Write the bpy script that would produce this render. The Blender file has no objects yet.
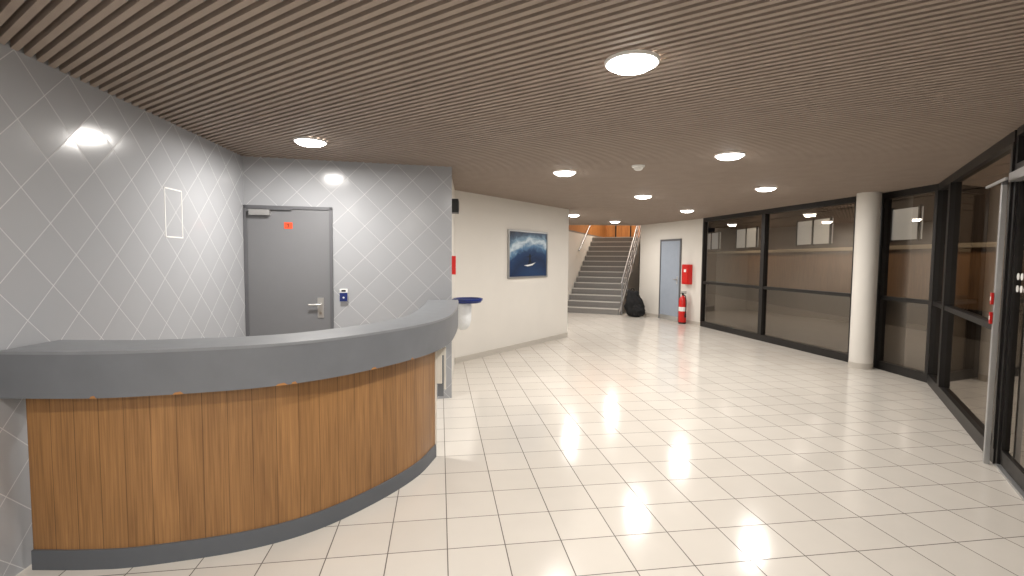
import bpy, bmesh, math, random
from mathutils import Vector, Matrix, noise
random.seed(3)
scene = bpy.context.scene
scene.view_settings.view_transform = 'Standard'
scene.view_settings.look = 'None'
CH = 2.57   # ceiling height
COL = scene.collection

def lin(c):
    return tuple(((v/255)/12.92 if v/255 <= .04045 else ((v/255+.055)/1.055)**2.4) for v in c)+(1,)

# ---------------- materials
def mat(name, rgb, rough=.5, metal=0, var=.06, scale=8, bump=0, emit=0, spec=.5, coat=0):
    m = bpy.data.materials.new(name); m.use_nodes = True
    nt = m.node_tree; b = nt.nodes['Principled BSDF']
    c = lin(rgb)
    tc = nt.nodes.new('ShaderNodeTexCoord'); n = nt.nodes.new('ShaderNodeTexNoise')
    n.inputs['Scale'].default_value = scale; n.inputs['Detail'].default_value = 3
    nt.links.new(tc.outputs['Object'], n.inputs['Vector'])
    mx = nt.nodes.new('ShaderNodeMix'); mx.data_type = 'RGBA'
    mx.inputs[6].default_value = tuple(v*(1-var) for v in c[:3])+(1,)
    mx.inputs[7].default_value = tuple(min(1, v*(1+var)) for v in c[:3])+(1,)
    nt.links.new(n.outputs['Fac'], mx.inputs[0]); nt.links.new(mx.outputs[2], b.inputs['Base Color'])
    b.inputs['Roughness'].default_value = rough; b.inputs['Metallic'].default_value = metal
    b.inputs['Specular IOR Level'].default_value = spec
    if coat: b.inputs['Coat Weight'].default_value = coat
    if bump:
        bp = nt.nodes.new('ShaderNodeBump'); bp.inputs['Strength'].default_value = bump; bp.inputs['Distance'].default_value = .01
        nt.links.new(n.outputs['Fac'], bp.inputs['Height']); nt.links.new(bp.outputs[0], b.inputs['Normal'])
    if emit:
        b.inputs['Emission Color'].default_value = c; b.inputs['Emission Strength'].default_value = emit
    return m

def tilemat(name, c1, c2, grout, size, mortar, rough, nvar=0.0, tilt=.02, spec=.5):
    m = bpy.data.materials.new(name); m.use_nodes = True
    nt = m.node_tree; b = nt.nodes['Principled BSDF']; b.inputs['Specular IOR Level'].default_value = spec
    uv = nt.nodes.new('ShaderNodeTexCoord')
    br = nt.nodes.new('ShaderNodeTexBrick'); br.offset = 0; br.squash = 1; br.offset_frequency = 1
    br.inputs['Scale'].default_value = 1; br.inputs['Brick Width'].default_value = size; br.inputs['Row Height'].default_value = size
    br.inputs['Mortar Size'].default_value = mortar; br.inputs['Mortar Smooth'].default_value = .2
    br.inputs['Color1'].default_value = lin(c1); br.inputs['Color2'].default_value = lin(c2); br.inputs['Mortar'].default_value = lin(grout)
    nt.links.new(uv.outputs['UV'], br.inputs['Vector'])
    n = nt.nodes.new('ShaderNodeTexNoise'); n.inputs['Scale'].default_value = 3.5; n.inputs['Detail'].default_value = 5
    nt.links.new(uv.outputs['UV'], n.inputs['Vector'])
    mr = nt.nodes.new('ShaderNodeMapRange'); mr.inputs[3].default_value = 1-nvar; mr.inputs[4].default_value = 1+nvar*.4
    nt.links.new(n.outputs['Fac'], mr.inputs[0])
    mu = nt.nodes.new('ShaderNodeVectorMath'); mu.operation = 'SCALE'
    nt.links.new(br.outputs['Color'], mu.inputs[0]); nt.links.new(mr.outputs[0], mu.inputs['Scale'])
    nt.links.new(mu.outputs[0], b.inputs['Base Color'])
    r = nt.nodes.new('ShaderNodeMapRange'); r.inputs[3].default_value = rough; r.inputs[4].default_value = .8
    nt.links.new(br.outputs['Fac'], r.inputs[0]); nt.links.new(r.outputs[0], b.inputs['Roughness'])
    # each tile is laid at a very slightly different angle
    dv = nt.nodes.new('ShaderNodeVectorMath'); dv.operation = 'SCALE'; dv.inputs['Scale'].default_value = 1/size
    fl = nt.nodes.new('ShaderNodeVectorMath'); fl.operation = 'FLOOR'
    wn = nt.nodes.new('ShaderNodeTexWhiteNoise'); wn.noise_dimensions = '3D'
    sb = nt.nodes.new('ShaderNodeVectorMath'); sb.operation = 'SUBTRACT'; sb.inputs[1].default_value = (.5, .5, .5)
    sc = nt.nodes.new('ShaderNodeVectorMath'); sc.operation = 'SCALE'; sc.inputs['Scale'].default_value = tilt
    ge = nt.nodes.new('ShaderNodeNewGeometry')
    ad = nt.nodes.new('ShaderNodeVectorMath'); ad.operation = 'ADD'
    no = nt.nodes.new('ShaderNodeVectorMath'); no.operation = 'NORMALIZE'
    nt.links.new(uv.outputs['UV'], dv.inputs[0]); nt.links.new(dv.outputs[0], fl.inputs[0]); nt.links.new(fl.outputs[0], wn.inputs['Vector'])
    nt.links.new(wn.outputs['Color'], sb.inputs[0]); nt.links.new(sb.outputs[0], sc.inputs[0])
    nt.links.new(sc.outputs[0], ad.inputs[0]); nt.links.new(ge.outputs['Normal'], ad.inputs[1]); nt.links.new(ad.outputs[0], no.inputs[0])
    bp = nt.nodes.new('ShaderNodeBump'); bp.invert = True; bp.inputs['Strength'].default_value = .35; bp.inputs['Distance'].default_value = .004
    nt.links.new(no.outputs[0], bp.inputs['Normal'])
    nt.links.new(br.outputs['Fac'], bp.inputs['Height']); nt.links.new(bp.outputs[0], b.inputs['Normal'])
    return m

def woodmat(name, dark, light, seam=.0, rough=.4, seamdark=.55, tone=.8):
    m = bpy.data.materials.new(name); m.use_nodes = True
    nt = m.node_tree; b = nt.nodes['Principled BSDF']
    uv = nt.nodes.new('ShaderNodeTexCoord')
    mp = nt.nodes.new('ShaderNodeMapping'); mp.inputs['Scale'].default_value = (110, 2.6, 1)
    nt.links.new(uv.outputs['UV'], mp.inputs[0])
    n = nt.nodes.new('ShaderNodeTexNoise'); n.inputs['Scale'].default_value = 1; n.inputs['Detail'].default_value = 7; n.inputs['Distortion'].default_value = .5
    nt.links.new(mp.outputs[0], n.inputs['Vector'])
    mp2 = nt.nodes.new('ShaderNodeMapping'); mp2.inputs['Scale'].default_value = (9, 1.2, 1)
    nt.links.new(uv.outputs['UV'], mp2.inputs[0])
    n2 = nt.nodes.new('ShaderNodeTexNoise'); n2.inputs['Scale'].default_value = 1; n2.inputs['Detail'].default_value = 3
    nt.links.new(mp2.outputs[0], n2.inputs['Vector'])
    ad = nt.nodes.new('ShaderNodeMath'); ad.operation = 'MULTIPLY_ADD'; ad.inputs[1].default_value = .65
    nt.links.new(n.outputs['Fac'], ad.inputs[0])
    ad2 = nt.nodes.new('ShaderNodeMath'); ad2.operation = 'MULTIPLY'; ad2.inputs[1].default_value = .35
    nt.links.new(n2.outputs['Fac'], ad2.inputs[0]); nt.links.new(ad2.outputs[0], ad.inputs[2])
    cr = nt.nodes.new('ShaderNodeValToRGB'); cr.color_ramp.elements[0].position = .28; cr.color_ramp.elements[1].position = .7
    cr.color_ramp.elements[0].color = lin(dark); cr.color_ramp.elements[1].color = lin(light)
    nt.links.new(ad.outputs[0], cr.inputs[0])
    out = cr.outputs[0]
    if seam:
        br = nt.nodes.new('ShaderNodeTexBrick'); br.offset = 0
        br.inputs['Scale'].default_value = 1; br.inputs['Brick Width'].default_value = seam; br.inputs['Row Height'].default_value = 9
        br.inputs['Mortar Size'].default_value = .0018
        br.inputs['Color1'].default_value = (1, 1, 1, 1); br.inputs['Color2'].default_value = (tone, tone*.98, tone*.96, 1)
        br.inputs['Mortar'].default_value = (seamdark, seamdark*.95, seamdark*.9, 1)
        mpp = nt.nodes.new('ShaderNodeMapping'); mpp.inputs['Location'].default_value = (0, 4, 0)
        nt.links.new(uv.outputs['UV'], mpp.inputs[0]); nt.links.new(mpp.outputs[0], br.inputs['Vector'])
        mu = nt.nodes.new('ShaderNodeVectorMath'); mu.operation = 'MULTIPLY'
        nt.links.new(out, mu.inputs[0]); nt.links.new(br.outputs['Color'], mu.inputs[1]); out = mu.outputs[0]
    nt.links.new(out, b.inputs['Base Color']); b.inputs['Roughness'].default_value = rough
    return m

def glassmat():
    m = bpy.data.materials.new('window_glass'); m.use_nodes = True
    nt = m.node_tree; nt.nodes.clear()
    o = nt.nodes.new('ShaderNodeOutputMaterial')
    t = nt.nodes.new('ShaderNodeBsdfTransparent'); t.inputs[0].default_value = (.58, .58, .58, 1)
    g = nt.nodes.new('ShaderNodeBsdfGlossy'); g.inputs['Roughness'].default_value = .004; g.inputs[0].default_value = (.95, .88, .80, 1)
    lw = nt.nodes.new('ShaderNodeLayerWeight'); lw.inputs[0].default_value = .5
    pw_ = nt.nodes.new('ShaderNodeMath'); pw_.operation = 'POWER'; pw_.inputs[1].default_value = 4
    nt.links.new(lw.outputs['Facing'], pw_.inputs[0])
    mr = nt.nodes.new('ShaderNodeMapRange'); mr.inputs[3].default_value = .17; mr.inputs[4].default_value = .95
    nt.links.new(pw_.outputs[0], mr.inputs[0])
    mx = nt.nodes.new('ShaderNodeMixShader')
    nt.links.new(mr.outputs[0], mx.inputs[0]); nt.links.new(t.outputs[0], mx.inputs[1]); nt.links.new(g.outputs[0], mx.inputs[2])
    nt.links.new(mx.outputs[0], o.inputs[0])
    return m

FT = .315
M_TILE = tilemat('diagonal_wall_tile', (171, 173, 177), (170, 172, 176), (204, 205, 206), .235, .0024, .17, .04, .03, .3)
M_FLOOR = tilemat('floor_tile', (214, 208, 199), (208, 202, 193), (104, 97, 90), FT, .0032, .13, .06, .008, .42)
M_WHITE = mat('white_plaster', (215, 211, 204), .7, var=.03, scale=3, bump=.05)
M_SKIRT = mat('tile_skirting', (186, 180, 171), .35)
M_SLAT = mat('ceiling_slat_wood', (158, 143, 131), .65, var=.12, scale=5)
M_VOID = mat('ceiling_void', (26, 22, 19), .9)
M_FRAME = mat('dark_metal_frame', (34, 32, 31), .4, .3)
M_ALU = mat('brushed_aluminium', (175, 175, 175), .35, .6)
M_STEEL = mat('satin_steel', (200, 200, 198), .3, .7)
M_RAIL = mat('grey_rail_steel', (150, 150, 152), .4, .4)
M_GLASS = glassmat()
M_DOOR = mat('grey_door_paint', (119, 120, 123), .4, var=.03)
M_DFRAME = mat('grey_frame_paint', (98, 99, 103), .4, var=.03)
M_WOOD = woodmat('counter_wood', (120, 84, 48), (178, 132, 82), .115, .42, .42, .8)
M_CHIP = mat('bare_chipboard', (176, 124, 74), .8)
M_TOP = mat('grey_laminate', (128, 131, 135), .45, var=.12, scale=9)
M_FASCIA = mat('grey_laminate_edge', (108, 111, 116), .5, var=.12, scale=7)
M_KICK = mat('grey_kick_plate', (92, 96, 102), .5)
M_PWHITE = mat('white_plastic', (235, 235, 232), .4, var=.02)
M_RED = mat('red_paint', (200, 25, 20), .3)
M_ORANGE = mat('orange_sign', (235, 80, 40), .5)
M_BLACK = mat('black_plastic', (20, 20, 22), .45)
M_BLUE = mat('blue_plastic', (20, 40, 104), .35)
M_PAPER = mat('paper', (225, 220, 210), .8)
M_LENS = mat('lamp_lens', (255, 250, 244), .5, emit=22)
M_BLUEDOOR = mat('blue_grey_door', (150, 160, 174), .45)
M_STEP = mat('stair_stone', (124, 121, 118), .5, var=.12, scale=30)
M_NOSE = mat('stair_nosing', (192, 189, 184), .5)
M_CLOTH = mat('black_fabric', (16, 16, 18), .85, bump=.4, scale=60)
M_BAG = mat('bin_bag', (215, 218, 220), .4, bump=.8, scale=25)
M_OPANEL = woodmat('orange_wood_panel', (140, 88, 46), (206, 142, 80), .6, .4)
M_ASPH = mat('outdoor_paving', (96, 90, 84), .9, var=.2)
M_FACADE = woodmat('outdoor_timber', (40, 31, 25), (70, 54, 42), 0, .7)
M_TAN = woodmat('outdoor_tan_panel', (122, 88, 58), (170, 128, 88), 1.3, .6, .3)
M_LEDGE = mat('pale_ledge', (190, 174, 150), .7)
M_LITWIN = mat('lit_room_window', (192, 190, 184), .5, emit=.4)
M_BRASS = mat('steel_lock', (170, 165, 155), .3, .8)

# ---------------- mesh builder
class MB:
    def __init__(s, M=None): s.v = []; s.f = []; s.mi = []; s.mats = []; s.uv = []; s.sm = []; s.M = M or Matrix.Identity(4)
    def m(s, mt):
        if mt not in s.mats: s.mats.append(mt)
        return s.mats.index(mt)
    def face(s, pts, mt, uvs=None, smooth=False):
        i = len(s.v); s.v += [tuple(s.M @ Vector(p)) for p in pts]
        s.f.append(list(range(i, i+len(pts)))); s.mi.append(s.m(mt)); s.sm.append(smooth)
        s.uv.append(uvs or [(p[0], p[2]) for p in pts])
    def box(s, a, b, mt):
        x0, y0, z0 = a; x1, y1, z1 = b
        P = lambda x, y, z: (x, y, z)
        s.face([P(x0,y0,z0),P(x1,y0,z0),P(x1,y0,z1),P(x0,y0,z1)], mt)
        s.face([P(x1,y1,z0),P(x0,y1,z0),P(x0,y1,z1),P(x1,y1,z1)], mt)
        s.face([P(x1,y0,z0),P(x1,y1,z0),P(x1,y1,z1),P(x1,y0,z1)], mt, [(y0,z0),(y1,z0),(y1,z1),(y0,z1)])
        s.face([P(x0,y1,z0),P(x0,y0,z0),P(x0,y0,z1),P(x0,y1,z1)], mt, [(y1,z0),(y0,z0),(y0,z1),(y1,z1)])
        s.face([P(x0,y0,z1),P(x1,y0,z1),P(x1,y1,z1),P(x0,y1,z1)], mt, [(x0,y0),(x1,y0),(x1,y1),(x0,y1)])
        s.face([P(x0,y1,z0),P(x1,y1,z0),P(x1,y0,z0),P(x0,y0,z0)], mt, [(x0,y1),(x1,y1),(x1,y0),(x0,y0)])
    def cyl(s, p0, p1, r0, mt, r1=None, seg=16):
        r1 = r0 if r1 is None else r1
        p0 = Vector(p0); p1 = Vector(p1); d = (p1-p0).normalized()
        a = d.orthogonal().normalized(); b = d.cross(a)
        A = [p0+(a*math.cos(t)+b*math.sin(t))*r0 for t in [2*math.pi*i/seg for i in range(seg)]]
        B = [p1+(a*math.cos(t)+b*math.sin(t))*r1 for t in [2*math.pi*i/seg for i in range(seg)]]
        for i in range(seg):
            j = (i+1) % seg; s.face([A[i], A[j], B[j], B[i]], mt, smooth=True)
        if r0 > 1e-4: s.face(list(reversed(A)), mt)
        if r1 > 1e-4: s.face(B, mt)
    def lathe(s, c, prof, mt, seg=24):
        c = Vector(c)
        for k in range(len(prof)-1):
            (ra, za), (rb, zb) = prof[k], prof[k+1]
            for i in range(seg):
                t0 = 2*math.pi*i/seg; t1 = 2*math.pi*(i+1)/seg
                s.face([c+Vector((ra*math.cos(t0), ra*math.sin(t0), za)), c+Vector((ra*math.cos(t1), ra*math.sin(t1), za)),
                        c+Vector((rb*math.cos(t1), rb*math.sin(t1), zb)), c+Vector((rb*math.cos(t0), rb*math.sin(t0), zb))], mt, smooth=True)
    def obj(s, name, parent=None, label=None, cat=None, kind=None, bevel=0, origin=None):
        me = bpy.data.meshes.new(name)
        V = s.v
        if origin is None:
            xs = [p[0] for p in V]; ys = [p[1] for p in V]; zs = [p[2] for p in V]
            origin = ((min(xs)+max(xs))/2, (min(ys)+max(ys))/2, min(zs))
        o0 = Vector(origin)
        me.from_pydata([tuple(Vector(p)-o0) for p in V], [], s.f)
        for mt in s.mats: me.materials.append(mt)
        ul = me.uv_layers.new(name='UVMap')
        for p, mi, uv, sm in zip(me.polygons, s.mi, s.uv, s.sm):
            p.material_index = mi; p.use_smooth = sm
            for li, q in zip(p.loop_indices, uv): ul.data[li].uv = q
        bm = bmesh.new(); bm.from_mesh(me)
        bmesh.ops.remove_doubles(bm, verts=bm.verts, dist=1e-5)
        bmesh.ops.recalc_face_normals(bm, faces=bm.faces)
        bm.to_mesh(me); bm.free()
        if any(s.sm): me.set_sharp_from_angle(angle=math.radians(38))
        o = bpy.data.objects.new(name, me); COL.objects.link(o)
        o.location = o0
        if parent is not None:
            o.parent = parent; o.location = o0-parent.matrix_world.translation
        bpy.context.view_layer.update()
        if bevel:
            md = o.modifiers.new('bevel', 'BEVEL'); md.width = bevel; md.segments = 2; md.limit_method = 'ANGLE'
        if label: o['label'] = label
        if cat: o['category'] = cat
        if kind: o['kind'] = kind
        return o

def empty(name, loc, label, cat):
    o = bpy.data.objects.new(name, None); o.location = loc; o.empty_display_size = .1; COL.objects.link(o)
    o['label'] = label; o['category'] = cat
    bpy.context.view_layer.update(); return o

def fr(p0, p1, inward):
    """frame: x along p0->p1, y inward to room (toward point 'inward'), z up"""
    p0 = Vector((p0[0], p0[1], 0)); p1 = Vector((p1[0], p1[1], 0)); d = (p1-p0).normalized()
    n = Vector((-d.y, d.x, 0))
    if n.dot(Vector((inward[0], inward[1], 0))-p0) < 0: n = -n
    M = Matrix(((d.x, n.x, 0, p0.x), (d.y, n.y, 0, p0.y), (0, 0, 1, 0), (0, 0, 0, 1)))
    return M, (p1-p0).length
CEN = (1.5, 5)

def wall(name, p0, p1, mt, z0=0, z1=CH+.13, th=.12, diag=False, inward=CEN, label='', ext0=0, ext1=0):
    M, L = fr(p0, p1, inward); b = MB(M)
    b.box((-ext0, -th, z0), (L+ext1, 0, z1), mt)
    if diag:
        b.uv = [[((u+z)/1.41421+50, (z-u)/1.41421+50) for (u, z) in q] for q in b.uv]
    return b.obj(name, label=label or 'plain painted wall', cat='wall', kind='structure')

# ---------------- key plan points
A = (-1.87, -3.0); B = (-2.70, 4.96); C = (-.67, 5.44); D = (-.85, 7.25); E = (1.13, 9.9)
G = (.3, 10.6); H = (.3, 14.5)
J = (3.7, 14.2); K = (4.55, 11.7); L_ = (5.3, 7.55); N = (5.42, 7.2); O = (5.45, 6.3)
cd = Vector((-2.25, -3.5)).normalized()
P = (O[0]+cd.x*11.06, O[1]+cd.y*11.06)  # end behind camera
sd = Vector((.371, .928)).normalized(); rd = Vector((sd.y, -sd.x))
poly = [A, B, C, D, E, G, H, J, K, L_, N, O, P]

# ---------------- floor
b = MB()
fp = [(-2.3, -3.2), (-2.9, 5.1), (-1.0, 5.6), (-1.2, 9), (0, 15), (2, 20.5), (7, 20.5), (4.2, 14.3), K, L_, N, O, (P[0], P[1]-.1)]
a = math.radians(8.4); e_ = (math.cos(a), math.sin(a)); d_ = (-math.sin(a), math.cos(a))
U0, V0 = .355-FT*100, 3.216-FT*100
top = [(x, y, 0) for x, y in fp]; bot = [(x, y, -.1) for x, y in fp]
def fuv(x, y): return (x*e_[0]+y*e_[1]-U0, x*d_[0]+y*d_[1]-V0)
b.face(top, M_FLOOR, [fuv(x, y) for x, y in fp])
b.face(list(reversed(bot)), M_FLOOR)
for i in range(len(fp)):
    j = (i+1) % len(fp); b.face([bot[i], bot[j], top[j], top[i]], M_FLOOR)
b.obj('floor', label='cream glossy square floor tiles with grey grout', cat='floor', kind='structure', origin=(0, 0, 0))

# ---------------- ceiling with slats (one mesh)
b = MB()
n34 = Vector((math.sin(math.radians(34)), math.cos(math.radians(34)))); sdir = Vector((-n34.y, n34.x))
pitch, sw = .056, .030
cs = [Vector(p).dot(n34) for p in poly]; c = math.floor(min(cs)/pitch)*pitch
while c < max(cs):
    hits = []
    for i in range(len(poly)):
        p = Vector(poly[i]); q = Vector(poly[(i+1) % len(poly)]); da = p.dot(n34)-c; db = q.dot(n34)-c
        if (da > 0) != (db > 0):
            r = p+(q-p)*(da/(da-db)); hits.append(r.dot(sdir))
    hits.sort()
    for k in range(0, len(hits)-1, 2):
        if hits[k+1]-hits[k] < .05: continue
        s0, s1 = hits[k]-.02, hits[k+1]+.02
        b.M = Matrix(((sdir.x, n34.x, 0, n34.x*c), (sdir.y, n34.y, 0, n34.y*c), (0, 0, 1, 0), (0, 0, 0, 1)))
        b.box((s0, -sw/2, CH), (s1, sw/2, CH+.05), M_SLAT)
    c += pitch
b.M = Matrix.Identity(4)
b.face([(x, y, CH+.12) for x, y in poly], M_VOID); b.face([(x, y, CH+.2) for x, y in reversed(poly)], M_VOID)
for i in range(len(poly)):
    p = poly[i]; q = poly[(i+1) % len(poly)]; b.face([(*p, CH+.12), (*q, CH+.12), (*q, CH+.2), (*p, CH+.2)], M_VOID)
b.obj('ceiling', label='ceiling of narrow parallel brown wooden slats over dark void', cat='ceiling', kind='structure', origin=(0, 0, CH))

# ---------------- walls
wall('wall_left', A, B, M_TILE, diag=True, label='grey wall tiles laid diagonally with white joints', ext1=.12)
wall('wall_back', B, C, M_TILE, diag=True, inward=(-1.5, 3), label='grey diagonal-tiled wall holding the grey door', th=.18)
wall('wall_return', (C[0]-.045, C[1]+.185), D, M_WHITE, label='short white return wall behind the tiled wall', th=.12)
wall('wall_white', D, E, M_WHITE, label='cream painted wall holding the framed picture', inward=(2, 7), ext0=.1)
wall('wall_passage', (E[0]-.1, E[1]+.11), (G[0], G[1]), M_WHITE, inward=(2, 12))
wall('wall_passage_side', G, H, M_WHITE, inward=(2, 12))
wall('wall_far', J, K, M_WHITE, label='cream painted wall with the blue-grey door', inward=(2, 10))
wall('wall_rear', P, A, M_WHITE, inward=(0, 0))
# stairwell
W = 1.6; BL = Vector((2.86, 14.0))-rd*1.4
Ms = Matrix(((rd.x, sd.x, 0, BL.x), (rd.y, sd.y, 0, BL.y), (0, 0, 1, 0), (0, 0, 0, 1)))
b = MB(Ms); b.box((-.14, 0, 0), (-.01, 6.3, 2.42), M_WHITE); b.box((-.14, 0, 2.42), (-.01, 6.3, 2.47), M_STEP); b.box((-.14, .4, 2.47), (-.02, 6.3, 5.2), M_OPANEL)
b.obj('wall_stairwell', label='cream wall with wood panelling above beside the staircase', cat='wall', kind='structure')
b = MB(Ms); b.box((2.22, .5, 0), (2.4, 6.3, 5.2), M_WHITE); b.obj('wall_stairwell_side', label='cream wall closing the stairwell', cat='wall', kind='structure')
b = MB(); b.box((H[0], 14.5, 0), (BL.x, 14.62, 5.2), M_WHITE); b.obj('wall_stair_front', label='cream wall next to stairs', cat='wall', kind='structure')
b = MB(Ms); b.box((-.1, 6.3, 2.3), (2.5, 6.4, 5.2), M_OPANEL)
for u in (.35, .95, 1.55, 2.1): b.box((u, 6.27, 2.4), (u+.05, 6.3, 5.2), M_FRAME)
b.box((-.1, 6.27, 3.2), (2.5, 6.3, 3.26), M_FRAME)
b.obj('wall_landing', label='orange wood panelled wall on the upper landing', cat='wall', kind='structure')
b = MB(Ms); b.box((-.14, 0, 5.2), (2.47, 6.4, 5.3), M_WHITE); b.obj('ceiling_stairwell', label='white stairwell ceiling', cat='ceiling', kind='structure')
b = MB(); b.box((.3, 14.25, CH), (3.85, 14.33, 5.2), M_WHITE); b.obj('wall_header', label='white header above stair opening', cat='wall', kind='structure')

# staircase
NS = 14; R = .17; T = .28
b = MB(Ms)
for i in range(NS):
    b.box((0, i*T, i*R), (W, NS*T if i < NS-1 else 6.25, (i+1)*R), M_STEP)
    b.box((0, i*T-.012, (i+1)*R-.025), (W, i*T+.03, (i+1)*R+.004), M_NOSE)
stairs = b.obj('staircase', label='grey stone stairs with pale nosings rising to landing', cat='stairs')
b = MB(Ms)
b.face([(W+.012, -.02, 0), (W+.012, 3.9, 0), (W+.012, 3.9, 2.3), (W+.012, -.02, .1)], M_STEP)
b.face([(W+.05, -.02, 0), (W+.05, 3.9, 0), (W+.05, 3.9, 2.3), (W+.05, -.02, .1)], M_STEP)
b.face([(W+.012, -.02, .1), (W+.05, -.02, .1), (W+.05, 3.9, 2.3), (W+.012, 3.9, 2.3)], M_STEP)
b.face([(W+.012, -.02, 0), (W+.05, -.02, 0), (W+.05, -.02, .1), (W+.012, -.02, .1)], M_STEP)
b.obj('stringer', parent=stairs, label='grey side face of the stairs')
b = MB(Ms)
b.box((W+.06, 3.95, 0), (2.21, 6.25, 2.38), M_WHITE); b.obj('floor_landing', label='upper landing floor', cat='floor', kind='structure')
def pt(u, w, h): return (u, w, w*R/T+h)
b = MB(Ms); u = W+.078; z0 = .95
b.cyl((u, -.1, z0-.05), (u, .05, z0+.03), .02, M_RAIL); b.cyl(pt(u, .05, z0), pt(u, 3.85, z0), .024, M_RAIL)
for h in (.22, .46, .70): b.cyl(pt(u, .05, h), pt(u, 3.85, h), .012, M_RAIL)
for w in (.05, 1.0, 1.95, 2.9, 3.85): b.cyl(pt(u, w, .0), pt(u, w, z0), .02, M_RAIL)
b.obj('stair_railing', label='grey steel stair railing with parallel bars on open side', cat='railing')
b = MB(Ms); u = .05
b.cyl(pt(u, 1.5, .95), pt(u, 3.9, .95), .022, M_RAIL); b.cyl(pt(u, 3.9, .95), (u, 4.6, 3.32), .022, M_RAIL)
for w in (1.6, 2.7, 3.8): b.cyl(pt(u, w, .95), (u-.06, w, w*R/T+.89), .012, M_RAIL)
b.obj('handrail', label='short steel wall-mounted handrail beside the upper stairs', cat='railing')

# baseboards
def skirt(name, p0, p1, inward=CEN, a0=0, a1=None):
    M, L = fr(p0, p1, inward); b = MB(M); b.box((a0, .001, 0), (a1 or L, .014, .085), M_SKIRT)
    b.obj(name, label='beige tile skirting', cat='baseboard', kind='structure')
skirt('baseboard_white', D, E, (2, 7)); skirt('baseboard_far', J, K, (2, 10), 0, .95)
skirt('baseboard_far_side', J, K, (2, 10), 1.88)

# ---------------- windows
def window(name, p0, p1, label, inward=CEN, mids=(), transoms=(1.02,), fw=.05):
    M, L = fr(p0, p1, inward); b = MB(M)
    b.box((0, -.06, 0), (L, .03, .12), M_FRAME); b.box((0, -.06, CH-.09), (L, .03, CH+.12), M_FRAME)
    for u in (0, L-fw): b.box((u, -.06, .12), (u+fw, .035, CH-.09), M_FRAME)
    for u in mids: b.box((u-fw/2, -.06, .12), (u+fw/2, .03, CH-.09), M_FRAME)
    for z in transoms: b.box((fw, -.055, z), (L-fw, .025, z+.055), M_FRAME)
    o = b.obj(name, label=label, cat='window', kind='structure')
    g = MB(M); g.face([(.02, -.015, .1), (L-.02, -.015, .1), (L-.02, -.015, CH-.05), (.02, -.015, CH-.05)], M_GLASS)
    g.obj('glass', parent=o)
    return o
km = (K[0]+(L_[0]-K[0])*.5, K[1]+(L_[1]-K[1])*.5)
window('window_1', K, km, 'dark-framed floor-to-ceiling window reflecting the hall')
window('window_2', km, L_, 'dark-framed floor-to-ceiling window beside the round column')
window('window_3', N, O, 'narrow dark-framed window next to the column')
def cpt(t): return (O[0]+cd.x*t, O[1]+cd.y*t)
window('window_4', cpt(0), cpt(.75), 'narrow dark-framed corner window')
window('window_5', cpt(.75), cpt(3.05), 'large dark-framed window beside the entrance door')
window('window_6', cpt(5.1), cpt(8.0), 'dark-framed window past the entrance door')
wall('wall_right', cpt(8.0), P, M_WHITE, inward=(0, 0))
b = MB(); b.box((L_[0]+.1, L_[1]-.02, 0), (L_[0]+.2, N[1]-.0, CH+.1), M_FRAME)
b.box((L_[0], L_[1]-.06, 0), (L_[0]+.2, L_[1]-.0, CH+.1), M_FRAME)
b.box((N[0]-.0, N[1]+.0, 0), (N[0]+.1, N[1]+.06, CH+.1), M_FRAME)
b.obj('trim_1', label='dark metal filler behind the column', cat='trim', kind='structure')

# column
b = MB(); b.cyl((5.2, 7.22, .0), (5.2, 7.22, CH+.03), .15, M_WHITE, seg=40)
b.cyl((5.2, 7.22, 0), (5.2, 7.22, .085), .154, M_SKIRT, seg=24)
b.obj('column', label='round cream concrete column with tile skirting at its foot', cat='column', kind='structure')

# entrance door
Md, Ld = fr(cpt(3.05), cpt(5.1), (0, 3))
b = MB(Md)
b.box((0, -.08, 0), (.05, .02, CH+.1), M_FRAME); b.box((Ld-.07, -.08, 0), (Ld, .05, CH+.1), M_FRAME)
b.box((.05, -.06, 2.25), (Ld-.07, .02, 2.31), M_FRAME); b.box((.05, -.06, CH-.06), (Ld-.07, .03, CH+.1), M_FRAME)
b.box((.05, -.06, 0), (Ld-.07, .03, .02), M_ALU)
b.face([(.05, -.02, 2.28), (Ld-.05, -.02, 2.28), (Ld-.05, -.02, CH), (.05, -.02, CH)], M_GLASS)
d2 = b.obj('door_2', label='glazed entrance double door with dark metal frame', cat='door', kind='structure')
for k, (u0, u1) in enumerate(((.055, 1.02), (1.03, 1.97))):
    b = MB(Md)
    b.box((u0, -.03, .03), (u1, .005, .14), M_FRAME); b.box((u0, -.03, 2.17), (u1, .005, 2.23), M_FRAME)
    b.box((u0, -.03, .14), (u0+.03, .005, 2.17), M_FRAME); b.box((u1-.05, -.03, .14), (u1, .005, 2.17), M_FRAME)
    b.face([(u0, -.012, .1), (u1, -.012, .1), (u1, -.012, 2.2), (u0, -.012, 2.2)], M_GLASS)
    b.obj('door_leaf', parent=d2)
b = MB(Md)
b.cyl((.96, .06, .85), (.96, .06, 1.35), .014, M_STEEL); b.cyl((.96, .0, .9), (.96, .06, .9), .01, M_STEEL); b.cyl((.96, .0, 1.3), (.96, .06, 1.3), .01, M_STEEL)
b.obj('handle', parent=d2, label='steel pull bar')
b = MB(Md)
b.box((.10, .006, 2.17), (.56, .07, 2.235), M_ALU); b.box((-.28, .105, 2.17), (.25, .12, 2.19), M_ALU)
b.obj('door_closer', parent=d2, label='grey metal door closer with arm')
for j in range(2):
    for i in range(8):
        b = MB(Md); b.cyl((.125+.085*i, -.0118, 1.38+j*.09), (.125+.085*i, -.0095, 1.38+j*.09), .026, M_PWHITE, seg=18)
        b.obj('safety_sticker', parent=d2, label='white round sticker on the glass')
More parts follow.
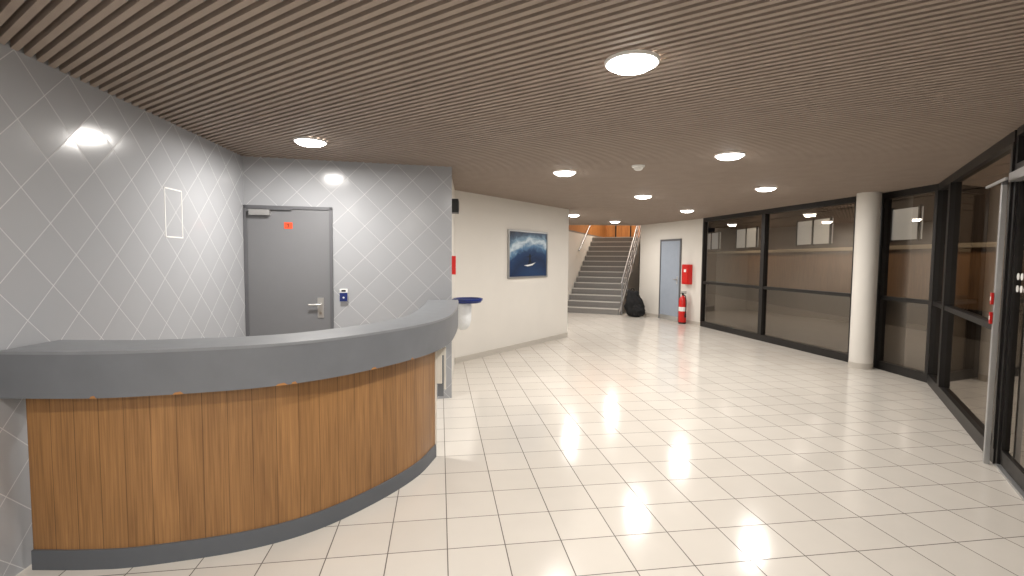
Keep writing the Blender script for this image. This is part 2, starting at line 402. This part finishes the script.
# aluminium post standing proud of the facade
b = MB(Md); b.box((.0, .055, 0), (.035, .09, 2.16), M_ALU); b.box((.0, .055, 2.16), (.035, .09, 2.2), M_DFRAME)
b.obj('door_post', label='slim brushed aluminium post beside the entrance door', cat='post', bevel=.004)
for nm, zz in (('emergency_release_box', 1.25), ('push_button', 1.10)):
    b = MB(Md); b.box((.002, .093, zz), (.033, .108, zz+.09), M_RED); b.box((.01, .108, zz+.03), (.026, .110, zz+.06), M_PWHITE)
    b.obj(nm, label='small red box fixed on the aluminium door post', cat='alarm')

# ---------------- door_1 (grey) on back tiled wall
Mb, Lb = fr(B, C, (-1.5, 3))
b = MB(Mb)
for a0, a1 in (((.0, .001, 0), (.03, .03, 2.09)), ((.81, .001, 0), (.84, .03, 2.09)), ((.0, .001, 2.06), (.84, .03, 2.09))): b.box(a0, a1, M_DFRAME)
b.box((.03, .001, .005), (.81, .018, 2.06), M_DOOR)
d1 = b.obj('door_1', label='grey painted metal door in grey frame', cat='door', kind='structure')
b = MB(Mb); dz = -.05
b.box((.685, .018, .99+dz), (.745, .026, 1.20+dz), M_STEEL); b.cyl((.715, .026, 1.13+dz), (.715, .065, 1.13+dz), .011, M_STEEL)
b.cyl((.722, .062, 1.13+dz), (.60, .062, 1.13+dz), .010, M_STEEL); b.cyl((.715, .026, 1.04+dz), (.715, .034, 1.04+dz), .014, M_BRASS)
b.obj('handle', parent=d1, label='steel lever handle with lock plate')
b = MB(Mb); b.box((.06, .018, 1.99), (.25, .07, 2.045), M_ALU); b.box((.2, .03, 2.048), (.45, .045, 2.058), M_DFRAME)
b.obj('door_closer', parent=d1, label='silver door closer')
b = MB(Mb); b.box((.375, .0185, 1.86), (.455, .0205, 1.925), M_ORANGE)
b.box((.412, .0206, 1.875), (.419, .0212, 1.91), M_BLACK); b.box((.405, .0206, 1.90), (.412, .0212, 1.905), M_BLACK)
b.obj('door_sign', label='small orange sign fixed on the grey door', cat='sign')
# card reader
b = MB(Mb); b.box((.905, .001, 1.11), (.985, .03, 1.24), M_PWHITE)
rd_ = b.obj('card_reader', label='white and blue card reader box beside the grey door', cat='reader', bevel=.004)
b = MB(Mb); b.box((.906, .031, 1.111), (.984, .036, 1.20), M_BLUE); b.cyl((.945, .036, 1.15), (.945, .039, 1.15), .01, M_PWHITE); b.obj('reader_face', parent=rd_, label='blue reader face')
b = MB(Mb); b.box((.925, .031, 1.212), (.965, .034, 1.23), M_BLACK); b.obj('display', parent=rd_)

# white outline on left wall
Ml, Ll = fr(A, B, CEN); us = (Vector((-2.43, 2.37))-Vector(A)).length
b = MB(Ml); u0, u1, z0, z1 = us+1.27, us+1.50, 1.71, 2.08; t = .010
b.box((u0, .0005, z0), (u1, .002, z0+t), M_PWHITE); b.box((u0, .0005, z1-t), (u1, .002, z1), M_PWHITE)
b.box((u0, .0005, z0), (u0+t, .002, z1), M_PWHITE); b.box((u1-t, .0005, z0), (u1, .002, z1), M_PWHITE)
b.obj('wall_outline_frame', label='thin white rectangular outline left on grey tiles', cat='frame')

# ---------------- reception counter
def catmull(pts, n=10):
    P_ = [Vector(p) for p in pts]; P_ = [P_[0]*2-P_[1]]+P_+[P_[-1]*2-P_[-2]]; out = []
    for i in range(1, len(P_)-2):
        for k in range(n):
            t = k/n; a0, a1, a2, a3 = P_[i-1], P_[i], P_[i+1], P_[i+2]
            out.append(.5*((2*a1)+(-a0+a2)*t+(2*a0-5*a1+4*a2-a3)*t*t+(-a0+3*a1-3*a2+a3)*t**3))
    out.append(P_[-2]); return out
def offs(path, d):
    out = []
    for i, p in enumerate(path):
        q0 = path[max(0, i-1)]; q1 = path[min(len(path)-1, i+1)]; t = (q1-q0).normalized()
        out.append(p+Vector((t.y, -t.x))*d)
    return out
def strip(b, outer, inner, z0, z1, mo, mtop=None):
    mtop = mtop or mo; s = 0
    for i in range(len(outer)-1):
        o0, o1, i0, i1 = outer[i], outer[i+1], inner[i], inner[i+1]; l = (o1-o0).length
        b.face([(*o0, z0), (*o1, z0), (*o1, z1), (*o0, z1)], mo, [(s, z0), (s+l, z0), (s+l, z1), (s, z1)], True)
        b.face([(*i1, z0), (*i0, z0), (*i0, z1), (*i1, z1)], mo, [(s+l, z0), (s, z0), (s, z1), (s+l, z1)], True)
        b.face([(*o0, z1), (*o1, z1), (*i1, z1), (*i0, z1)], mtop)
        b.face([(*i0, z0), (*i1, z0), (*o1, z0), (*o0, z0)], mo)
        s += l
    for k in (0, -1):
        b.face([(*outer[k], z0), (*inner[k], z0), (*inner[k], z1), (*outer[k], z1)], mo)
mid = [(-2.1, 2.375), (-1.85, 2.41), (-1.42, 2.55), (-1.12, 2.75), (-.86, 3.09), (-.68, 3.45), (-.60, 3.8)]
basep = catmull([(-2.385, 2.37)]+mid)
topp = catmull([(-2.41, 2.37)]+mid+[(-.595, 4.2), (-.63, 4.8), (-.69, 5.33)])
cnt = empty('reception_counter', (-1.5, 2.9, 0), 'curved reception counter with wood front and thick grey top', 'counter')
b = MB(); strip(b, basep, offs(basep, -.06), .10, .925, M_WOOD); b.obj('front_panel', parent=cnt, label='vertical-grain wood veneer front')
b = MB(); strip(b, offs(basep, .012), offs(basep, -.05), 0, .10, M_KICK); b.obj('kick_plate', parent=cnt, label='dark grey kick plate')
b = MB(); strip(b, offs(topp, .10), offs(topp, -.22), .895, 1.105, M_FASCIA, M_FASCIA); b.obj('fascia', parent=cnt, label='deep grey laminate edge')
b = MB(); strip(b, offs(topp, .103), offs(topp, -.223), 1.105, 1.12, M_TOP, M_TOP); b.obj('countertop', parent=cnt, label='grey laminate top surface')
fo = offs(topp, .1015)
for idx, ll in ((14, .03), (24, .05), (34, .06), (36, .03), (47, .045), (55, .03)):
    p = fo[idx]; q = fo[idx+1]; d = (q-p).normalized(); p2 = p+d*ll; b = MB()
    b.face([(p.x, p.y, .894), (p2.x, p2.y, .894), (p2.x-d.x*.3*ll, p2.y-d.y*.3*ll, .908), (p.x+d.x*.2*ll, p.y+d.y*.2*ll, .904)], M_CHIP)
    b.obj('edge_chip', parent=cnt, label='small chip showing bare wood at the lower edge')
b = MB(); e0 = basep[-1]
b.box((e0.x-.06, e0.y, .10), (e0.x+.012, e0.y+.02, .89), M_PAPER); b.obj('end_trim', parent=cnt, label='pale raw end edge of the front')
# leaflets hanging at the counter's end
lh = MB(); lh.box((-.60, 3.83, .80), (-.59, 3.98, .89), M_ALU); lh.box((-.60, 3.83, .58), (-.55, 3.85, .86), M_PAPER); lh.box((-.588, 3.86, .47), (-.54, 3.87, .80), M_FASCIA); lh.box((-.585, 3.88, .52), (-.525, 3.89, .885), M_PAPER)
lh.obj('leaflet_holder', label='small holder with hanging papers under the counter end', cat='leaflets')

# ---------------- wall devices on return wall & bin
Mr, Lr = fr((C[0]-.045, C[1]+.185), D, CEN)
b = MB(Mr); b.box((.2, .001, 1.38), (.32, .06, 1.60), M_RED); b.box((.23, .061, 1.45), (.29, .064, 1.52), M_PWHITE)
b.obj('fire_call_point', label='red fire alarm call point on the return wall', cat='alarm', bevel=.004)
b = MB(Mr); b.box((.25, .001, 2.12), (.45, .09, 2.28), M_BLACK); b.box((.27, .091, 2.14), (.43, .095, 2.26), M_FRAME)
b.obj('wall_speaker', label='small dark loudspeaker high on the return wall', cat='speaker', bevel=.005)
b = MB(); c0 = (-.565, 6.3, 0)
b.lathe(c0, [(.0, 1.0), (.14, 1.0), (.17, 1.01), (.175, 1.03), (.19, 1.035), (.19, 1.06), (.165, 1.062), (.16, 1.03), (.0, 1.015)], M_BLUE)
b.box((-.765, 6.22, .99), (-.72, 6.38, 1.05), M_BLUE)
bn = b.obj('bag_bin', label='wall-mounted waste bag holder with blue rim', cat='bin')
b = MB()
prof = [(.11, .995), (.115, .95), (.112, .85), (.11, .78), (.09, .70), (.05, .66), (.0, .65)]
b.lathe((-.635, 6.3, 0), prof, M_BAG); b.obj('bin_bag', parent=bn, label='pale rounded container below the rim')

# ---------------- framed picture
Mw, Lw = fr(D, E, (2, 7))
u0 = (Vector((-.086, 8.275))-Vector(D)).length; u1 = u0+1.22; z0, z1 = 1.235, 2.07; t = .03
b = MB(Mw)
b.box((u0, .002, z0), (u1, .03, z0+t), M_ALU); b.box((u0, .002, z1-t), (u1, .03, z1), M_ALU)
b.box((u0, .002, z0+t), (u0+t, .03, z1-t), M_ALU); b.box((u1-t, .002, z0+t), (u1, .03, z1-t), M_ALU)
pf = b.obj('framed_picture', label='framed dark blue ocean wave photograph on the cream wall', cat='picture')
def artmat():
    m = bpy.data.materials.new('ocean_picture'); m.use_nodes = True; nt = m.node_tree; bb = nt.nodes['Principled BSDF']
    tc = nt.nodes.new('ShaderNodeTexCoord')
    n = nt.nodes.new('ShaderNodeTexNoise'); n.inputs['Scale'].default_value = 4; n.inputs['Detail'].default_value = 7; n.inputs['Distortion'].default_value = 1.0
    mp = nt.nodes.new('ShaderNodeMapping'); mp.inputs['Scale'].default_value = (1.3, 1.5, 1); mp.inputs['Rotation'].default_value = (0, 0, .5)
    nt.links.new(tc.outputs['UV'], mp.inputs[0]); nt.links.new(mp.outputs[0], n.inputs['Vector'])
    sub = nt.nodes.new('ShaderNodeVectorMath'); sub.operation = 'DISTANCE'; sub.inputs[1].default_value = (.62, -.15, 0)
    nt.links.new(tc.outputs['UV'], sub.inputs[0])
    ad = nt.nodes.new('ShaderNodeMath'); ad.operation = 'MULTIPLY_ADD'; ad.inputs[1].default_value = .3
    nt.links.new(n.outputs['Fac'], ad.inputs[0]); nt.links.new(sub.outputs['Value'], ad.inputs[2])
    cr = nt.nodes.new('ShaderNodeValToRGB'); E_ = cr.color_ramp.elements
    E_[0].position = .3; E_[0].color = lin((34, 62, 100)); E_[1].position = 1; E_[1].color = lin((22, 34, 54))
    for p, c in ((.5, (24, 44, 76)), (.64, (34, 62, 100)), (.72, (90, 128, 162)), (.79, (200, 214, 222)), (.86, (120, 150, 172)), (.92, (56, 78, 104))):
        e = E_.new(p); e.color = lin(c)
    sc = nt.nodes.new('ShaderNodeMath'); sc.operation = 'MULTIPLY'; sc.inputs[1].default_value = .72
    nt.links.new(ad.outputs[0], sc.inputs[0]); nt.links.new(sc.outputs[0], cr.inputs[0])
    nt.links.new(cr.outputs[0], bb.inputs['Base Color']); bb.inputs['Roughness'].default_value = .35
    return m
b = MB(Mw); b.face([(u0+.03, .015, z0+.03), (u1-.03, .015, z0+.03), (u1-.03, .015, z1-.03), (u0+.03, .015, z1-.03)], artmat(), [(0, 0), (1, 0), (1, 1), (0, 1)])
cx, cz = (u0+u1)/2+.02, 1.56
pw = lambda L: [(cx+x, .0165, cz+z) for x, z in L]
b.face(pw([(-.16, -.10), (-.05, -.12), (.10, -.10), (.2, -.05), (.08, -.075), (-.05, -.09)]), M_PWHITE)
b.face(pw([(-.04, -.09), (.0, .0), (-.01, .08), (.02, .11), (.045, .08), (.04, 0), (.07, -.04), (.05, -.09), (.03, -.03), (-.01, -.09)]), M_BLACK)
b.face(pw([(-.09, .05), (-.01, .06), (.04, .06), (.12, .09), (.04, .045), (-.02, .045)]), M_BLACK)
b.obj('artwork', parent=pf, label='ocean wave with small surfer')

# ---------------- far door, extinguisher, cabinet, bag
Mj, Lj = fr(J, K, (2, 10))
b = MB(Mj)
b.box((.98, .001, 0), (1.02, .03, 2.12), M_DFRAME); b.box((1.80, .001, 0), (1.84, .03, 2.12), M_DFRAME); b.box((.98, .001, 2.07), (1.84, .03, 2.12), M_DFRAME)
b.box((1.02, .001, .005), (1.80, .02, 2.07), M_BLUEDOOR); b.box((1.02, .0201, .005), (1.80, .023, .12), M_STEEL)
d3 = b.obj('door_3', label='blue-grey painted door with steel kick strip', cat='door', kind='structure')
b = MB(Mj); b.box((1.70, .02, .96), (1.74, .026, 1.16), M_STEEL); b.cyl((1.72, .05, 1.08), (1.60, .05, 1.08), .01, M_STEEL); b.cyl((1.72, .026, 1.08), (1.72, .055, 1.08), .01, M_STEEL)
b.obj('handle', parent=d3, label='steel lever handle')
b = MB(Mj); b.box((2.02, .002, .98), (2.28, .12, 1.47), M_RED)
hc = b.obj('fire_cabinet', label='red fire equipment cabinet on the cream wall', cat='cabinet', bevel=.01)
b = MB(Mj); b.box((2.04, .121, 1.01), (2.26, .13, 1.44), M_RED); b.box((2.12, .131, 1.28), (2.20, .134, 1.35), M_PWHITE); b.obj('cabinet_door', parent=hc)
def ext_local(u, v):
    s = 1.04
    b = MB(Mj)
    b.lathe((u, v, 0), [(0, .03*s), (.085*s, .03*s), (.09*s, .05*s), (.09*s, .56*s), (.075*s, .61*s), (.035*s, .65*s), (.03*s, .67*s), (0, .67*s)], M_RED)
    o = b.obj('fire_extinguisher', label='red fire extinguisher standing beside the blue-grey door', cat='extinguisher')
    b = MB(Mj); b.cyl((u, v, .0), (u, v, .04), .088*s, M_BLACK, seg=20); b.obj('base', parent=o)
    b = MB(Mj); b.cyl((u, v, .66*s), (u, v, .72*s), .025, M_BLACK); b.box((u-.02, v-.09, .72*s), (u+.02, v+.06, .735*s), M_BLACK); b.box((u-.02, v-.1, .75*s), (u+.02, v+.04, .765*s), M_BLACK); b.obj('valve_handle', parent=o)
    b = MB(Mj); pts = [(u, v-.02, .69*s), (u+.08, v-.02, .66*s), (u+.12, v-.01, .5*s), (u+.115, v, .25*s)]
    for q0, q1 in zip(pts, pts[1:]): b.cyl(q0, q1, .012, M_BLACK, seg=8)
    b.cyl(pts[-1], (u+.11, v, .16*s), .018, M_BLACK, .026, seg=8); b.obj('hose', parent=o)
    b = MB(Mj); b.lathe((u, v, 0), [(.0912*s, .30*s), (.0912*s, .40*s)], M_PWHITE); b.obj('label_band', parent=o)
ext_local(2.13, .15)

# bag
bx = (3.42, 13.55, 0)
def blob(name, c, s, mt, parent=None, label=None, cat=None, pw_=.75, lean=0, lump=.05):
    bm = bmesh.new(); bmesh.ops.create_uvsphere(bm, u_segments=40, v_segments=26, radius=1)
    for v in bm.verts:
        nn = v.co.copy()
        for k in range(3): v.co[k] = math.copysign(abs(v.co[k])**pw_, v.co[k])*s[k]
        zz = min(1, max(0, (v.co.z/s[2]+1)/2))
        f = 1.1-.5*zz**1.6; v.co.x *= f; v.co.y *= f
        d = noise.noise(nn*2.1+Vector(s)*7)*lump+noise.noise(nn*5)*lump*.4
        if zz > .04: v.co += nn*d
        v.co.x += lean*zz*zz
        v.co.z = max(v.co.z, -s[2])
    me = bpy.data.meshes.new(name); bm.to_mesh(me); bm.free(); me.materials.append(mt)
    for p in me.polygons: p.use_smooth = True
    o = bpy.data.objects.new(name, me); COL.objects.link(o); o.location = c
    if parent: o.parent = parent; o.location = Vector(c)-parent.matrix_world.translation
    if label: o['label'] = label
    if cat: o['category'] = cat
    bpy.context.view_layer.update(); return o
bag = empty('travel_bag', bx, 'large black fabric bag slumped at the foot of the stairs', 'bag')
blob('bag_body', (bx[0], bx[1], .37), (.26, .18, .37), M_CLOTH, bag, lean=-.08, lump=.08)
blob('front_pocket', (bx[0]+.03, bx[1]-.16, .19), (.18, .08, .17), M_CLOTH, bag, lump=.05)
b = MB()
for k in range(8):
    t0, t1 = math.pi*k/8, math.pi*(k+1)/8
    b.cyl((bx[0]-.08+.05*math.cos(t0), bx[1], .71+.07*math.sin(t0)), (bx[0]-.08+.05*math.cos(t1), bx[1], .71+.07*math.sin(t1)), .012, M_CLOTH, seg=8)
b.obj('carry_handle', parent=bag)

# ---------------- ceiling lights
LP = [(.595, 2.53), (-1.74, 4.27), (2.04, 4.68), (.59, 5.66), (3.46, 6.77), (2.03, 7.70), (3.48, 9.85), (1.37, 11.05), (2.66, 12.8),
      (-.95, .6), (.6, -1.1), (-1.2, -1.6)]
first = None; R0 = .13
lx = bpy.data.lights.new('downlight', 'AREA'); lx.shape = 'DISK'; lx.size = .2; lx.energy = 38; lx.color = (1, .955, .90)
for i, (x, y) in enumerate(LP):
    if first is None:
        b = MB(); b.lathe((x, y, CH-.018), [(R0-.008, .004), (R0, 0), (R0+.006, .006), (R0+.007, .017), (R0-.008, .017), (R0-.008, .004)], M_PWHITE, 32)
        first = b.obj('ceiling_light', label='round recessed white ceiling light, lit', cat='ceiling light', origin=(x, y, CH-.018))
        first['group'] = 'round ceiling downlights'
        b = MB(); b.lathe((x, y, CH-.012), [(0, -.036), (.05, -.034), (.09, -.026), (.115, -.012), (R0-.009, 0.0)], M_LENS, 32); lens = b.obj('lens', parent=first, origin=(x, y, CH-.012))  # lens bulge imitates the lamp's bloom, glow built into the shape
    else:
        o = first.copy(); COL.objects.link(o); o.location = (x, y, CH-.018)
        l2 = lens.copy(); COL.objects.link(l2); l2.parent = o
    lo = bpy.data.objects.new('downlight', lx); COL.objects.link(lo); lo.location = (x, y, CH-.052)
b = MB(); b.lathe((1.33, 5.27, CH-.05), [(0, 0), (.03, 0), (.045, .012), (.05, .03), (.065, .033), (.07, .049), (0, .049)], M_PWHITE)
b.obj('smoke_detector', label='white round smoke detector on the slatted ceiling', cat='detector')
sl = bpy.data.lights.new('stairwell_fill', 'AREA'); sl.shape = 'DISK'; sl.size = .6; sl.energy = 150; sl.color = (1, .9, .78)  # unseen fill light, added to brighten the stairwell and landing
so = bpy.data.objects.new('stairwell_fill', sl); COL.objects.link(so); so.location = (3.7, 17.6, 5.1)

# ---------------- outdoors
b = MB(); b.face([(-6, -12, -.12), (40, -12, -.12), (40, 40, -.12), (-6, 40, -.12)], M_ASPH)
b.obj('ground', label='dark outdoor paving', cat='ground', kind='structure')
b = MB(); X0 = 10
b.box((X0+.15, -2, -.12), (X0+.3, 32, 5.5), M_FACADE)
b.box((X0+.05, -2, .55), (X0+.15, 32, 1.9), M_TAN); b.box((X0-.05, -2, 1.9), (X0+.15, 32, 2.0), M_LEDGE); b.box((X0, -2, .45), (X0+.15, 32, .55), M_FRAME)
for i in range(12): b.box((X0+.08, -2, 3.2+i*.2), (X0+.15, 32, 3.3+i*.2), M_FACADE)
for y in (12.2, 15.6, 20.3, 24.0):
    b.box((X0+.1, y, 2.15), (X0+.15, y+1.9, 2.95), M_LITWIN)
    for q in (y, y+.92, y+1.86): b.box((X0+.06, q, 2.1), (X0+.12, q+.05, 3.0), M_FRAME)
b.obj('outdoor_wall', label='timber-clad building wall with lit windows across the terrace', cat='wall', kind='structure')
ol = bpy.data.lights.new('outdoor_fill', 'AREA'); ol.size = .8; ol.energy = 60; ol.color = (1, .8, .58)  # unseen fill lights added in front of the outdoor wall to brighten it
for yy in (4, 10, 15, 20):
    oo = bpy.data.objects.new('outdoor_fill', ol); COL.objects.link(oo); oo.location = (8.3, yy, 3.8); oo.rotation_euler = (0, math.radians(-35), 0)

# world
w = bpy.data.worlds.new('night'); scene.world = w; w.use_nodes = True
w.node_tree.nodes['Background'].inputs[0].default_value = (.03, .035, .05, 1); w.node_tree.nodes['Background'].inputs[1].default_value = .3

# camera
cam = bpy.data.cameras.new('camera'); co = bpy.data.objects.new('camera', cam); COL.objects.link(co)
cam.sensor_width = 36; cam.lens = 490/1024*36; cam.clip_start = .05
co.matrix_world = Matrix.Translation((0, 0, 1.57)) @ Matrix.Rotation(math.radians(90-3.39), 4, 'X') @ Matrix.Rotation(math.radians(.46), 4, 'Z')
scene.camera = co
